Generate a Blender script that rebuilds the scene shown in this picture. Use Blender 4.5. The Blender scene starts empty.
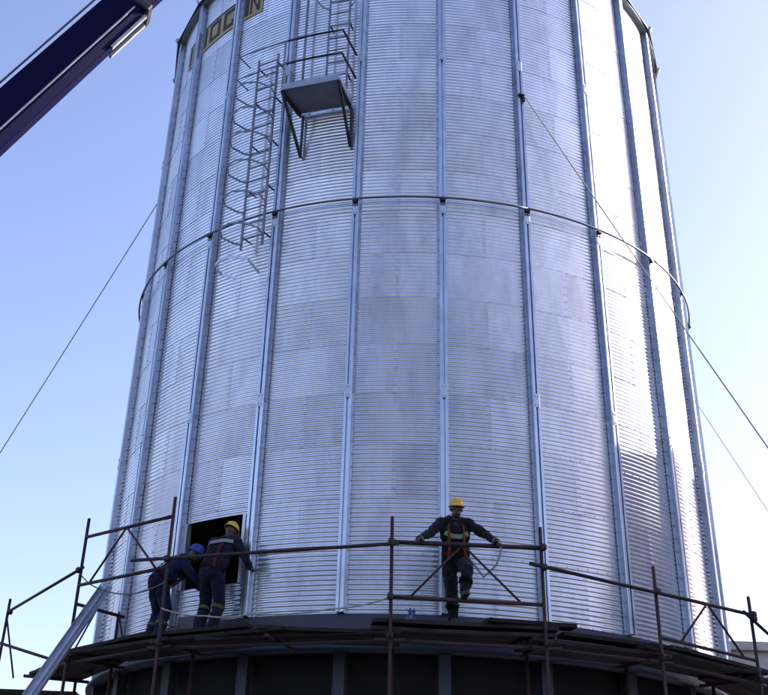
import bpy, bmesh, math, random
from mathutils import Vector, Matrix
random.seed(7)
scene = bpy.context.scene
C = scene.collection
R_ = math.radians

# ------------------------------------------------------------------ camera
F, PITCH, ROLL, YAW, DIST = 1140.6247, .5489, -.0409, -.0601, 21.5539
CX, CY = 384 - 30.7722, 347.5 - 132.5522          # principal point in the 768x695 photograph
CAM = Vector((0, -DIST, 1.6))
_c, _s = math.cos, math.sin
_r0 = Vector((_c(YAW), -_s(YAW), 0)); _f0 = Vector((_s(YAW), _c(YAW), 0)); _Z = Vector((0, 0, 1))
FWD = _f0*_c(PITCH) + _Z*_s(PITCH); _u0 = -_f0*_s(PITCH) + _Z*_c(PITCH)
RIGHT = _r0*_c(ROLL) - _u0*_s(ROLL); UP = _r0*_s(ROLL) + _u0*_c(ROLL)
cd = bpy.data.cameras.new('camera'); cam = bpy.data.objects.new('camera', cd); C.objects.link(cam)
cam.matrix_world = Matrix((( RIGHT.x, UP.x, -FWD.x, CAM.x), (RIGHT.y, UP.y, -FWD.y, CAM.y), (RIGHT.z, UP.z, -FWD.z, CAM.z), (0, 0, 0, 1)))
cd.sensor_fit = 'HORIZONTAL'; cd.sensor_width = 36; cd.lens = F/768*36
cd.shift_x = (384 - CX)/768; cd.shift_y = (CY - 347.5)/768
cd.clip_start = .1; cd.clip_end = 3000
scene.camera = cam

# ------------------------------------------------------------------ sky, sun, exposure
SUN_T, SUN_E = 113, 28                              # degrees: azimuth round the silo from the camera's side, elevation
w = bpy.data.worlds.new('World'); scene.world = w; w.use_nodes = True
nt = w.node_tree; nt.nodes.clear()
sky = nt.nodes.new('ShaderNodeTexSky'); sky.sky_type = 'NISHITA'; sky.sun_disc = False
sky.sun_elevation = R_(SUN_E); sky.sun_rotation = R_(180 - SUN_T)
sky.air_density = 1.0; sky.dust_density = 1.6; sky.ozone_density = 2.6
tint = nt.nodes.new('ShaderNodeMix'); tint.data_type = 'RGBA'; tint.blend_type = 'MULTIPLY'; tint.inputs[0].default_value = 1
tint.inputs[7].default_value = (1.12, .955, 1.03, 1)
bg = nt.nodes.new('ShaderNodeBackground'); bg.inputs[1].default_value = .12
wo = nt.nodes.new('ShaderNodeOutputWorld')
nt.links.new(sky.outputs[0], tint.inputs[6]); nt.links.new(tint.outputs[2], bg.inputs[0]); nt.links.new(bg.outputs[0], wo.inputs[0])
SUN = Vector((_s(R_(SUN_T))*_c(R_(SUN_E)), -_c(R_(SUN_T))*_c(R_(SUN_E)), _s(R_(SUN_E))))
sd = bpy.data.lights.new('sun', 'SUN'); sd.energy = 4.5; sd.angle = R_(.53); sd.color = (1, .95, .88)
so = bpy.data.objects.new('sun', sd); C.objects.link(so); so.location = SUN*60
so.rotation_euler = SUN.to_track_quat('Z', 'Y').to_euler()
scene.view_settings.view_transform = 'Standard'; scene.view_settings.look = 'None'
scene.view_settings.exposure = 1.45; scene.view_settings.gamma = 1; scene.view_settings.use_curve_mapping = False

# ------------------------------------------------------------------ helpers
def ray(x, y):
    return (FWD*F + RIGHT*(x - CX) - UP*(y - CY)).normalized()
def on_cyl(x, y, r):                                # pixel -> point on the upright cylinder of radius r round the silo's axis
    v = ray(x, y); a = v.x**2 + v.y**2; b = 2*(CAM.x*v.x + CAM.y*v.y); c = CAM.x**2 + CAM.y**2 - r*r
    d = max(0, b*b - 4*a*c); return CAM + v*((-b - math.sqrt(d))/(2*a))
def on_y(x, y, Y):
    v = ray(x, y); return CAM + v*((Y - CAM.y)/v.y)
TH0 = math.degrees(.0919)
def kdeg(k): return TH0 + (k - 5)*15                # stiffener number -> degrees round the silo
def pol(t, r, z): return Vector((r*_s(R_(t)), -r*_c(R_(t)), z))
def frame(t): return (Vector((_c(R_(t)), _s(R_(t)), 0)), Vector((_s(R_(t)), -_c(R_(t)), 0)), _Z)   # tangent, outward, up

def tag(o, label=None, cat=None, group=None, kind=None):
    if label: o['label'] = label
    if cat: o['category'] = cat
    if group: o['group'] = group
    if kind: o['kind'] = kind
    return o
def empty(name, loc=(0, 0, 0), rz=0):
    o = bpy.data.objects.new(name, None); C.objects.link(o); o.location = loc; o.rotation_euler = (0, 0, rz); o.empty_display_size = .2; return o
def obj(name, me, mat=None, parent=None, smooth=False):
    """links a bmesh or mesh as ONE object; coordinates are world coordinates (parents here are empties without rotation or meshes at the origin)"""
    if isinstance(me, bmesh.types.BMesh):
        m = bpy.data.meshes.new(name); me.to_mesh(m); me.free(); me = m
    o = bpy.data.objects.new(name, me); C.objects.link(o)
    if mat is not None and len(me.materials) == 0:
        for q in (mat if isinstance(mat, (list, tuple)) else [mat]): me.materials.append(q)
    if parent:
        o.parent = parent; o.matrix_parent_inverse = Matrix.Translation(-parent_origin(parent))
    if smooth: me.polygons.foreach_set('use_smooth', [True]*len(me.polygons))
    return o
def parent_origin(p):
    v = Vector(p.location)
    while p.parent: p = p.parent; v = v  # parts sit at the world origin
    return v if p.type == 'EMPTY' and not p.parent else v
def part(name, me, mat, root, smooth=False):         # a part of an empty root, mesh given in world coordinates
    o = obj(name, me, mat, None, smooth); o.parent = root; o.location = -Vector(root.location); return o
def sub(name, me, mat, par, smooth=False):           # a sub-part of a part made with part()
    o = obj(name, me, mat, None, smooth); o.parent = par; return o
def inst(name, me, par, rz=0, loc=(0, 0, 0), matrix=None):
    o = bpy.data.objects.new(name, me); C.objects.link(o); o.parent = par
    if matrix is not None: o.matrix_local = matrix
    else: o.location = loc; o.rotation_euler = (0, 0, rz)
    return o

def axes(d):
    d = d.normalized(); a = Vector((0, 0, 1)) if abs(d.z) < .95 else Vector((1, 0, 0))
    x = d.cross(a).normalized(); return x, d.cross(x).normalized(), d
def tube(bm, p, q, r, n=10, r2=None, caps=True):
    p = Vector(p); q = Vector(q); x, y, d = axes(q - p); r2 = r if r2 is None else r2
    A = [bm.verts.new(p + (x*_c(i*2*math.pi/n) + y*_s(i*2*math.pi/n))*r) for i in range(n)]
    B = [bm.verts.new(q + (x*_c(i*2*math.pi/n) + y*_s(i*2*math.pi/n))*r2) for i in range(n)]
    for i in range(n):
        f = bm.faces.new((A[i], B[i], B[(i+1) % n], A[(i+1) % n])); f.smooth = True
    if caps: bm.faces.new(A); bm.faces.new(B[::-1])
def path(bm, pts, r, n=8, closed=False):
    pts = [Vector(p) for p in pts]; rings = []
    ref = None
    for i, p in enumerate(pts):
        a = pts[i-1] if (i or closed) else p; b = pts[(i+1) % len(pts)] if (i < len(pts)-1 or closed) else p
        d = (b - a).normalized()
        if ref is None: x, y, _ = axes(d); ref = x
        x = (ref - d*ref.dot(d)).normalized(); ref = x; y = d.cross(x)
        rings.append([bm.verts.new(p + (x*_c(j*2*math.pi/n) + y*_s(j*2*math.pi/n))*r) for j in range(n)])
    m = len(rings)
    for i in range(m if closed else m-1):
        for j in range(n):
            A, B = rings[i], rings[(i+1) % m]
            f = bm.faces.new((A[j], A[(j+1) % n], B[(j+1) % n], B[j])); f.smooth = True
    if not closed: bm.faces.new(rings[0][::-1]); bm.faces.new(rings[-1])
def box(bm, c, x, y, z, sx, sy, sz):                 # centre, three unit axes, full sizes
    c = Vector(c); x = Vector(x)*sx/2; y = Vector(y)*sy/2; z = Vector(z)*sz/2
    v = [bm.verts.new(c + x*i + y*j + z*k) for k in (-1, 1) for j in (-1, 1) for i in (-1, 1)]
    for f in ((0, 2, 3, 1), (4, 5, 7, 6), (0, 1, 5, 4), (2, 6, 7, 3), (0, 4, 6, 2), (1, 3, 7, 5)): bm.faces.new([v[i] for i in f])
def abox(bm, c, s): box(bm, c, (1, 0, 0), (0, 1, 0), (0, 0, 1), *s)
def bev(bm, w=.01, seg=1):
    bmesh.ops.recalc_face_normals(bm, faces=bm.faces); bmesh.ops.bevel(bm, geom=bm.edges[:], offset=w, segments=seg, affect='EDGES', clamp_overlap=True); return bm
def NB(): return bmesh.new()
def mesh_of(name, bm, mats):
    me = bpy.data.meshes.new(name); bm.to_mesh(me); bm.free()
    for m in mats: me.materials.append(m)
    return me

# ------------------------------------------------------------------ materials
def mat(name, col, rough=.6, metal=0, var=.15, scale=8, bump=.0, bscale=60, rand=0, rvar=.08, spec=.5, col2=None, c2scale=3, c2lo=.5, c2hi=.65, stretch=None, sheen=0, rough2=0, mix2=.4):
    m = bpy.data.materials.new(name); m.use_nodes = True; n = m.node_tree.nodes; l = m.node_tree.links
    b = n['Principled BSDF']; tc = n.new('ShaderNodeTexCoord')
    src = tc.outputs['Object']
    if stretch:
        mp = n.new('ShaderNodeMapping'); mp.inputs['Scale'].default_value = stretch; l.new(src, mp.inputs[0]); src = mp.outputs[0]
    oi = n.new('ShaderNodeObjectInfo')
    add = n.new('ShaderNodeVectorMath'); add.operation = 'ADD'; l.new(src, add.inputs[0])
    mul = n.new('ShaderNodeMath'); mul.operation = 'MULTIPLY'; mul.inputs[1].default_value = 37; l.new(oi.outputs['Random'], mul.inputs[0]); l.new(mul.outputs[0], add.inputs[1])
    no = n.new('ShaderNodeTexNoise'); no.inputs['Scale'].default_value = scale; no.inputs['Detail'].default_value = 6; no.inputs['Roughness'].default_value = .62; l.new(add.outputs[0], no.inputs['Vector'])
    mr = n.new('ShaderNodeMapRange'); mr.inputs[1].default_value = .3; mr.inputs[2].default_value = .7; mr.inputs[3].default_value = 1 - var; mr.inputs[4].default_value = 1 + var; l.new(no.outputs[0], mr.inputs[0])
    val = mr.outputs[0]
    if rand:
        r2 = n.new('ShaderNodeMapRange'); r2.inputs[3].default_value = 1 - rand; r2.inputs[4].default_value = 1 + rand; l.new(oi.outputs['Random'], r2.inputs[0])
        mm = n.new('ShaderNodeMath'); mm.operation = 'MULTIPLY'; l.new(val, mm.inputs[0]); l.new(r2.outputs[0], mm.inputs[1]); val = mm.outputs[0]
    base = n.new('ShaderNodeRGB'); base.outputs[0].default_value = (*col, 1); cs = base.outputs[0]
    if col2:
        n2 = n.new('ShaderNodeTexNoise'); n2.inputs['Scale'].default_value = c2scale; n2.inputs['Detail'].default_value = 7; n2.inputs['Roughness'].default_value = .7; l.new(add.outputs[0], n2.inputs['Vector'])
        rr = n.new('ShaderNodeMapRange'); rr.inputs[1].default_value = c2lo; rr.inputs[2].default_value = c2hi; l.new(n2.outputs[0], rr.inputs[0])
        mx = n.new('ShaderNodeMix'); mx.data_type = 'RGBA'; l.new(rr.outputs[0], mx.inputs[0]); l.new(cs, mx.inputs[6]); mx.inputs[7].default_value = (*col2, 1); cs = mx.outputs[2]
    vm = n.new('ShaderNodeVectorMath'); vm.operation = 'SCALE'; l.new(cs, vm.inputs[0]); l.new(val, vm.inputs['Scale']); l.new(vm.outputs[0], b.inputs['Base Color'])
    rm = n.new('ShaderNodeMapRange'); rm.inputs[1].default_value = .3; rm.inputs[2].default_value = .7; rm.inputs[3].default_value = max(.02, rough - rvar); rm.inputs[4].default_value = min(1, rough + rvar); l.new(no.outputs[0], rm.inputs[0]); l.new(rm.outputs[0], b.inputs['Roughness'])
    b.inputs['Metallic'].default_value = metal; b.inputs['Specular IOR Level'].default_value = spec
    if sheen: b.inputs['Sheen Weight'].default_value = sheen
    if rough2:                                       # a second, duller lobe: weathered zinc scatters part of the light widely
        b2 = n.new('ShaderNodeBsdfPrincipled'); l.new(vm.outputs[0], b2.inputs['Base Color']); b2.inputs['Metallic'].default_value = metal; b2.inputs['Roughness'].default_value = rough2
        ms = n.new('ShaderNodeMixShader'); ms.inputs[0].default_value = mix2; l.new(b.outputs[0], ms.inputs[1]); l.new(b2.outputs[0], ms.inputs[2]); l.new(ms.outputs[0], n['Material Output'].inputs[0])
    if bump:
        n3 = n.new('ShaderNodeTexNoise'); n3.inputs['Scale'].default_value = bscale; n3.inputs['Detail'].default_value = 5; l.new(add.outputs[0], n3.inputs['Vector'])
        bp = n.new('ShaderNodeBump'); bp.inputs['Strength'].default_value = bump; bp.inputs['Distance'].default_value = .02; l.new(n3.outputs[0], bp.inputs['Height']); l.new(bp.outputs[0], b.inputs['Normal'])
    return m
M = {}
M['sheet'] = mat('galvanised_sheet', (.61, .62, .66), .14, .88, .11, 2.2, .03, 7, rand=.10, rvar=.04, rough2=.52, mix2=.40, col2=(.47, .48, .54), c2scale=2.6, c2lo=.46, c2hi=.72, stretch=(1, 1, .35))
M['seam'] = mat('seam_lap', (.55, .56, .61), .30, .86, .12, 9, 0, rand=.08)
M['stiff'] = mat('galvanised_stiffener', (.50, .53, .60), .33, .92, .14, 3, .04, 11, rand=.10)
M['galv'] = mat('galvanised_steel', (.50, .52, .57), .45, .85, .18, 6, .05, 30)
M['galv_dull'] = mat('dull_galvanised_steel', (.34, .36, .42), .55, .6, .2, 3, .05, 25)
M['bolt'] = mat('bolt_zinc', (.48, .48, .54), .5, .8, .2, 30)
M['beam'] = mat('grey_painted_beam', (.048, .05, .074), .6, .2, .2, 3, .08, 25)
M['ladder'] = mat('ladder_steel', (.19, .20, .25), .5, .5, .2, 8)
M['ringpipe'] = mat('dull_ring_pipe', (.15, .16, .21), .5, .5, .25, 5)
M['dark_steel'] = mat('dark_painted_steel', (.035, .035, .042), .55, .2, .3, 8, .1, 40)
M['black'] = mat('hopper_shade_black', (.006, .006, .007), .8, 0, .3, 3, .2, 15)  # shade under the silo put into the hopper's base colour
M['rust'] = mat('rusty_scaffold_tube', (.042, .017, .017), .7, .15, .35, 9, .2, 60, rand=.3, col2=(.025, .017, .02), c2scale=4, c2lo=.42, c2hi=.6)
M['clamp'] = mat('scaffold_coupler_steel', (.045, .035, .035), .65, .4, .3, 20, .2, 60)
M['plank'] = mat('weathered_scaffold_plank', (.034, .025, .025), .85, 0, .35, 4, .5, 40, rand=.35, col2=(.02, .014, .014), c2scale=2.5, c2lo=.45, c2hi=.65, spec=.2)
M['navy'] = mat('navy_boom_paint', (.0045, .004, .036), .6, .0, .2, 2, .0, 20, col2=(.006, .005, .028), c2scale=1.5, spec=.05)
M['boomlight'] = mat('pale_boom_strip', (.38, .38, .40), .5, .2, .25, 6)  # pale tone of the boom's ridge and lower strips
M['rope'] = mat('fibre_rope', (.40, .36, .31), .9, 0, .3, 40, .5, 200)
M['wire'] = mat('steel_wire_rope', (.13, .13, .14), .5, .6, .2, 60)
M['sign'] = mat('gold_banner', (.40, .32, .13), .6, 0, .18, 5, .05, 20, col2=(.30, .25, .16), c2scale=4)
M['signink'] = mat('black_banner_ink', (.014, .014, .02), .6, 0, .3, 8)
M['soil'] = mat('yard_soil', (.034, .033, .036), .95, 0, .25, .6, .5, 4, col2=(.045, .043, .044), c2scale=.12, spec=.2)
M['slab'] = mat('yard_concrete', (.27, .26, .25), .9, 0, .2, 1.2, .3, 12, col2=(.17, .16, .15), c2scale=.5)
M['cloth_navy'] = mat('navy_coverall', (.008, .009, .026), .9, 0, .3, 12, .4, 90, sheen=.1, spec=.2)
M['cloth_blue'] = mat('blue_coverall', (.008, .011, .040), .9, 0, .3, 12, .4, 90, sheen=.1, spec=.2)
M['cloth_dark'] = mat('dark_jacket', (.007, .006, .011), .9, 0, .3, 12, .4, 90, sheen=.1, spec=.2)
M['skin'] = mat('dark_brown_skin', (.055, .028, .018), .5, 0, .15, 20, .1, 120)
M['eye'] = mat('eye_white', (.2, .19, .18), .3, 0, .05)
M['hat_yellow'] = mat('yellow_hard_hat', (.70, .43, .03), .35, 0, .08, 6)
M['hat_blue'] = mat('blue_hard_hat', (.03, .05, .26), .38, 0, .1, 6)
M['hivis'] = mat('lime_reflective_tape', (.30, .38, .18), .5, 0, .15, 30)
M['greytape'] = mat('silver_reflective_tape', (.50, .54, .52), .4, .2, .15, 30)
M['orange'] = mat('orange_harness_webbing', (.26, .06, .025), .8, 0, .2, 60, .3, 200)
M['red'] = mat('red_harness_webbing', (.14, .025, .03), .8, 0, .2, 60, .3, 200)
M['webgrey'] = mat('grey_harness_webbing', (.28, .28, .30), .8, 0, .2, 60, .3, 200)
M['glove'] = mat('pale_work_glove', (.42, .40, .38), .85, 0, .2, 30, .3, 100)
M['boot'] = mat('black_work_boot', (.015, .014, .014), .6, 0, .3, 20, .2, 80)
M['crate'] = mat('dark_plastic_crate', (.02, .02, .028), .5, 0, .2, 8)
M['rag'] = mat('pale_blue_rag', (.30, .42, .66), .9, 0, .15, 14, .3, 60)
M['bwall'] = mat('pale_render_wall', (.42, .39, .35), .9, 0, .12, 1.2, .15, 14, col2=(.33, .31, .29), c2scale=.5)
M['broof'] = mat('grey_metal_roofing', (.36, .36, .37), .6, .2, .12, 2)
M['bglass'] = mat('dusty_window_glass', (.06, .08, .09), .2, 0, .2, 3)
M['conc'] = mat('concrete_silo', (.34, .33, .31), .9, 0, .15, .8, .2, 10)
M['tyre'] = mat('black_tyre', (.014, .014, .014), .9, 0, .2, 10, .3, 40)
M['truck'] = mat('navy_truck_paint', (.02, .022, .06), .4, 0, .12, 4)
M['chassis'] = mat('dark_chassis', (.025, .025, .03), .6, .2, .2, 6)

# ------------------------------------------------------------------ ground
bm = NB(); S = 900
v = [bm.verts.new((x, y, 0)) for x, y in ((-S, -S), (S, -S), (S, S), (-S, S))]; bm.faces.new(v)
tag(obj('ground', bm, M['soil']), kind='structure')
bm = NB(); n = 48
v = [bm.verts.new((8.5*_s(i*2*math.pi/n), 8.5*_c(i*2*math.pi/n), .12)) for i in range(n)]; bm.faces.new(v[::-1])
v2 = [bm.verts.new((8.5*_s(i*2*math.pi/n), 8.5*_c(i*2*math.pi/n), 0)) for i in range(n)]
for i in range(n): bm.faces.new((v[i], v[(i+1) % n], v2[(i+1) % n], v2[i]))
tag(obj('concrete_pad', bm, M['slab']), kind='structure')

# ------------------------------------------------------------------ the silo
R0, ZB, NT = 5.43, 5.10, 16
TIER = 12.95/NT; ZT = ZB + 12.95; PITCH_C = TIER/12; AMP = .0037
silo = empty('grain_silo', (0, 0, .12))
tag(silo, 'tall round silo of corrugated galvanised sheets with vertical stiffeners on a steel column base', 'silo')
OFFS = Vector((0, 0, -.12))
def hexhead(bm, p, x, y, z, r=.012, h=.009, mi=2):
    A = [bm.verts.new(p + (x*_c(i*math.pi/3) + y*_s(i*math.pi/3))*r) for i in range(6)]
    B = [bm.verts.new(q.co + z*h) for q in A]
    for i in range(6):
        f = bm.faces.new((A[i], A[(i+1) % 6], B[(i+1) % 6], B[i])); f.material_index = mi
    f = bm.faces.new(B); f.material_index = mi
def sheet_mesh(a0, a1, z0, z1, lap0=True, bolts=True, nseg=10):
    """corrugated sheet from angle a0 to a1 (degrees), heights z0..z1 above its tier; leans a few mm so that laps shingle"""
    bm = NB(); na = max(2, int(round((a1 - a0)/1.25))); nz = max(2, int(round((z1 - z0)/PITCH_C*nseg)))
    def rad(a, z): return R0 + AMP*_c(2*math.pi*z/PITCH_C) + .0022*(a/30.) + .0028*(1 - z/TIER)
    A = [a0 + (a1 - a0)*i/na for i in range(na + 1)]
    if bolts: A = A[:-1] + [a1 - .75, a1]
    g = [[bm.verts.new(pol(a, rad(a, z0 + (z1 - z0)*j/nz), z0 + (z1 - z0)*j/nz)) for a in A] for j in range(nz + 1)]
    for j in range(nz):
        for i in range(len(A) - 1):
            f = bm.faces.new((g[j][i], g[j][i+1], g[j+1][i+1], g[j+1][i])); f.smooth = True
            if bolts and i == len(A) - 2: f.material_index = 1
    if bolts:
        for j in range(0, 12, 2):
            z = j*PITCH_C + .001
            if z0 <= z <= z1:
                for da in (.2, .55):
                    a = a1 - da; t, o, u = frame(a); hexhead(bm, pol(a, rad(a, z) - .001, z), t, u, o, .009, .006)
        a = a0 + .8
        while a < a1 - .8:
            t, o, u = frame(a); hexhead(bm, pol(a, rad(a, .0) - .001, .012), t, u, o, .009, .007); a += 1.85
    return mesh_of('wall_sheet', bm, [M['sheet'], M['seam'], M['bolt']])
LAPZ = .02
SH = sheet_mesh(-15, 15.25, -.0, TIER + LAPZ)
DOOR0, DOOR1, DOORZ, DOORLOW = kdeg(2) + .9, kdeg(3) - 1.6, 6.60, ZB + .50   # the opening in the bay left of the ladder
for t in range(NT):
    for k in range(12):
        mid = kdeg(0) + 7.5 + 15 + 30*k + (15 if t % 2 else 0)
        a0, a1 = mid - 15, mid + 15.25
        z = ZB + t*TIER
        hit = t < 2 and a0 < DOOR1 and a1 > DOOR0
        if not hit:
            inst('wall_sheet', SH, silo, R_(mid), (0, 0, z) + OFFS if False else Vector((0, 0, z)) + OFFS)
        else:
            for (b0, b1) in ((a0, min(a1, DOOR0)), (max(a0, DOOR1), a1)):
                if b1 - b0 > 1: inst('wall_sheet', sheet_mesh(b0 - mid, b1 - mid, 0, TIER + LAPZ, bolts=False), silo, R_(mid), Vector((0, 0, z)) + OFFS)
            c0, c1 = max(a0, DOOR0), min(a1, DOOR1)
            if c1 - c0 > .5:
                if t == 0: inst('wall_sheet', sheet_mesh(c0 - mid, c1 - mid, 0, DOORLOW - ZB, bolts=False), silo, R_(mid), Vector((0, 0, z)) + OFFS)
                else: inst('wall_sheet', sheet_mesh(c0 - mid, c1 - mid, DOORZ - z, TIER + LAPZ, bolts=False), silo, R_(mid), Vector((0, 0, z)) + OFFS)
# stiffeners: hat sections bolted through their flanges, four lengths one above the other
SEC = 12.95/4
def stiffener_mesh():
    bm = NB(); prof = [(-.082, .0), (-.040, .0), (-.060, .098), (-.054, .110), (-.014, .110), (-.010, .066), (.010, .066), (.014, .110), (.054, .110), (.060, .098), (.040, .0), (.082, .0)]
    rb = R0 + .016; th = .004; L = SEC - .006
    lo = [bm.verts.new(Vector((x, -(rb + d), 0))) for x, d in prof]; hi = [bm.verts.new(q.co + Vector((0, 0, L))) for q in lo]
    li = [bm.verts.new(q.co + Vector((0, th, 0))) for q in lo]; hj = [bm.verts.new(q.co + Vector((0, th, 0))) for q in hi]
    for i in range(len(prof) - 1):
        bm.faces.new((lo[i], lo[i+1], hi[i+1], hi[i])); bm.faces.new((li[i+1], li[i], hj[i], hj[i+1]))
        bm.faces.new((lo[i+1], lo[i], li[i], li[i+1])); bm.faces.new((hi[i], hi[i+1], hj[i+1], hj[i]))
    for a, b, c, d in ((lo[0], hi[0], hj[0], li[0]), (lo[-1], li[-1], hj[-1], hi[-1])): bm.faces.new((a, b, c, d))
    z = .05
    while z < L:
        for x in (-.071, .071): hexhead(bm, Vector((x, -(rb - .0005), z)), Vector((1, 0, 0)), _Z, Vector((0, -1, 0)), .013, .011, 1)
        z += .2024
    return mesh_of('stiffener', bm, [M['stiff'], M['bolt']])
ST = stiffener_mesh()
def splice_mesh():
    bm = NB(); box(bm, (0, -(R0 + .016 + .112), 0), (1, 0, 0), (0, 1, 0), _Z, .085, .008, .22); bev(bm, .003)
    for z in (-.07, .07):
        for x in (-.022, .022): hexhead(bm, Vector((x, -(R0 + .1315), z)), Vector((1, 0, 0)), _Z, Vector((0, -1, 0)), .012, .01, 1)
    return mesh_of('splice_plate', bm, [M['galv'], M['bolt']])
SP = splice_mesh()
for k in range(24):
    for s in range(4):
        inst('stiffener', ST, silo, R_(kdeg(k)), Vector((0, 0, ZB + s*SEC + .003)) + OFFS)
        if s: inst('splice_plate', SP, silo, R_(kdeg(k)), Vector((0, 0, ZB + s*SEC)) + OFFS)
# wind ring: pipe held off the wall by clips at every stiffener
ZR, RR = 11.76, R0 + .150
ringo = None
for k in range(12):
    bm = NB(); path(bm, [pol(kdeg(2*k) + i*30/12, RR, ZR) for i in range(13)], .019, 8)
    o = part('wind_ring_pipe', bm, M['ringpipe'], silo)
bm = NB(); box(bm, (0, -(R0 + .145), 0), (1, 0, 0), (0, 1, 0), _Z, .09, .04, .012); box(bm, (0, -(R0 + .132), -.055), (1, 0, 0), (0, 1, 0), _Z, .09, .01, .10); box(bm, (0, -(R0 + .152), -.033), (1, 0, 0), (0, 1, 0), _Z, .075, .05, .014)
CL = mesh_of('ring_clip', bm, [M['dark_steel']])
for k in range(24): inst('ring_clip', CL, silo, R_(kdeg(k)), Vector((0, 0, ZR - .03)) + OFFS)
# eave angle and conical roof panels with ribs
bm = NB(); n = 96
prof = [(R0 - .02, ZT - .0), (R0 + .03, ZT - .0), (R0 + .03, ZT + .02), (R0 + .13, ZT + .02), (R0 + .13, ZT + .045), (R0 - .02, ZT + .045)]
rings = [[bm.verts.new(pol(i*360/n, r, z)) for i in range(n)] for r, z in prof]
for a in range(len(prof)):
    for i in range(n): bm.faces.new((rings[a][i], rings[a][(i+1) % n], rings[(a+1) % 6][(i+1) % n], rings[(a+1) % 6][i]))
part('eave_ring', bm, M['galv_dull'], silo)
def roof_mesh():
    bm = NB(); h = math.tan(R_(28))
    r0, r1 = R0 + .20, .45
    def P(a, r, dz=0): return pol(a, r, ZT + .07 + (R0 + .2 - r)*h + dz)
    a = 7.45
    q = [P(-a, r0), P(a, r0), P(a, r1), P(-a, r1)]; lo = [v + Vector((0, 0, -.012)) for v in q]
    A = [bm.verts.new(v) for v in q]; B = [bm.verts.new(v) for v in lo]
    bm.faces.new(A); bm.faces.new(B[::-1])
    for i in range(4): bm.faces.new((A[i], B[i], B[(i+1) % 4], A[(i+1) % 4]))
    p, q_ = P(a, r0 + .03, .03), P(a, r1, .03); d = (q_ - p); x, y, z = axes(d)
    t, o, u = frame(a); box(bm, (p + q_)/2, d.normalized(), t, d.normalized().cross(t), d.length, .07, .09)
    return mesh_of('roof_panel', bm, [M['galv_dull']])
RF = roof_mesh()
for k in range(24): inst('roof_panel', RF, silo, R_(kdeg(k) + 7.5), OFFS)
bm = NB(); tube(bm, (0, 0, ZT + .07 + 2.4), (0, 0, ZT + 3.1), .55, 20); part('roof_cap', bm, M['galv_dull'], silo)
# ring beam below the wall, its bottom flange, columns, hopper
def hoopsolid(prof, n=96):
    bm = NB(); rings = [[bm.verts.new(pol(i*360/n, r, z)) for i in range(n)] for r, z in prof]; m = len(prof)
    for a in range(m):
        for i in range(n):
            f = bm.faces.new((rings[a][i], rings[a][(i+1) % n], rings[(a+1) % m][(i+1) % n], rings[(a+1) % m][i]))
    bmesh.ops.recalc_face_normals(bm, faces=bm.faces)
    return bm
part('ring_beam', hoopsolid([(R0 - .03, 4.64), (R0 + .035, 4.64), (R0 + .035, ZB - .012), (R0 - .03, ZB - .012)]), M['beam'], silo)
part('beam_flange', hoopsolid([(R0 - .10, 4.60), (R0 + .11, 4.60), (R0 + .11, 4.637), (R0 - .10, 4.637)]), M['beam'], silo)
def column_mesh():
    bm = NB(); H = 4.597 - .12
    box(bm, (0, -(R0 - .08) - .09, .12 + H/2), (1, 0, 0), (0, 1, 0), _Z, .16, .012, H); box(bm, (0, -(R0 - .08) + .07, .12 + H/2), (1, 0, 0), (0, 1, 0), _Z, .16, .012, H)
    box(bm, (0, -(R0 - .08) - .01, .12 + H/2), (1, 0, 0), (0, 1, 0), _Z, .012, .147, H); box(bm, (0, -(R0 - .08), .132), (1, 0, 0), (0, 1, 0), _Z, .34, .34, .02)
    return mesh_of('column', bm, [M['beam']])
CO = column_mesh()
for k in range(24): inst('column', CO, silo, R_(kdeg(k)), OFFS)
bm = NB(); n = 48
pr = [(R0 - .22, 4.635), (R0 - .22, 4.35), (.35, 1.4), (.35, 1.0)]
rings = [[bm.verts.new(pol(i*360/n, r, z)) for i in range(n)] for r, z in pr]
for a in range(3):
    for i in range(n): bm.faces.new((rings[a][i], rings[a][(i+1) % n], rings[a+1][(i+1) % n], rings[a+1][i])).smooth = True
part('hopper', bm, M['black'], silo)  # near-black stands in for the deep shade beneath the silo
# doorway frame
for a in (DOOR0 + .2, DOOR1 - .2):
    bm = NB(); t, o, u = frame(a); box(bm, pol(a, R0 - .02, (DOORZ + DOORLOW)/2), t, o, u, .05, .09, DOORZ - DOORLOW); part('opening_jamb', bm, M['galv'], silo)

# ladder with safety hoops
lad = NB(); LA, LB, RL = -30.6, -26.2, R0 + .24
for a in (LA, LB): box(lad, pol(a, RL, (11.1 + 15.2)/2), *frame(a), .042, .024, 4.1)
ladder = part('ladder', lad, M['ladder'], silo)
z = 11.3
while z < 15.1:
    bm = NB(); tube(bm, pol(LA, RL, z), pol(LB, RL, z), .014, 8); sub('rung', bm, M['ladder'], ladder); z += .29
for z in (11.35, 12.3, 13.25, 14.2, 15.0):
    for a in (LA, LB): bm = NB(); box(bm, pol(a, (RL + R0)/2 + .01, z), *frame(a), .03, RL - R0, .01); sub('standoff_bracket', bm, M['dark_steel'], ladder)
def hoop(z, a0=-125, a1=125, hw=.036):
    am = (LA + LB)/2; t, o, u = frame(am); c = pol(am, RL + .30, z); pts = []
    N = 6
    for i in range(N + 1):
        a = R_(a0 + (a1 - a0)*i/N); pts.append(c + t*_s(a)*.37 + o*_c(a)*.37)
    pts = [pol(LA, RL, z)] + pts + [pol(LB, RL, z)]
    bm = NB()
    for i in range(len(pts) - 1):
        d = pts[i+1] - pts[i]; box(bm, (pts[i] + pts[i+1])/2, d.normalized(), d.normalized().cross(u), u, d.length + .006, .008, hw)
    return bm
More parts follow.
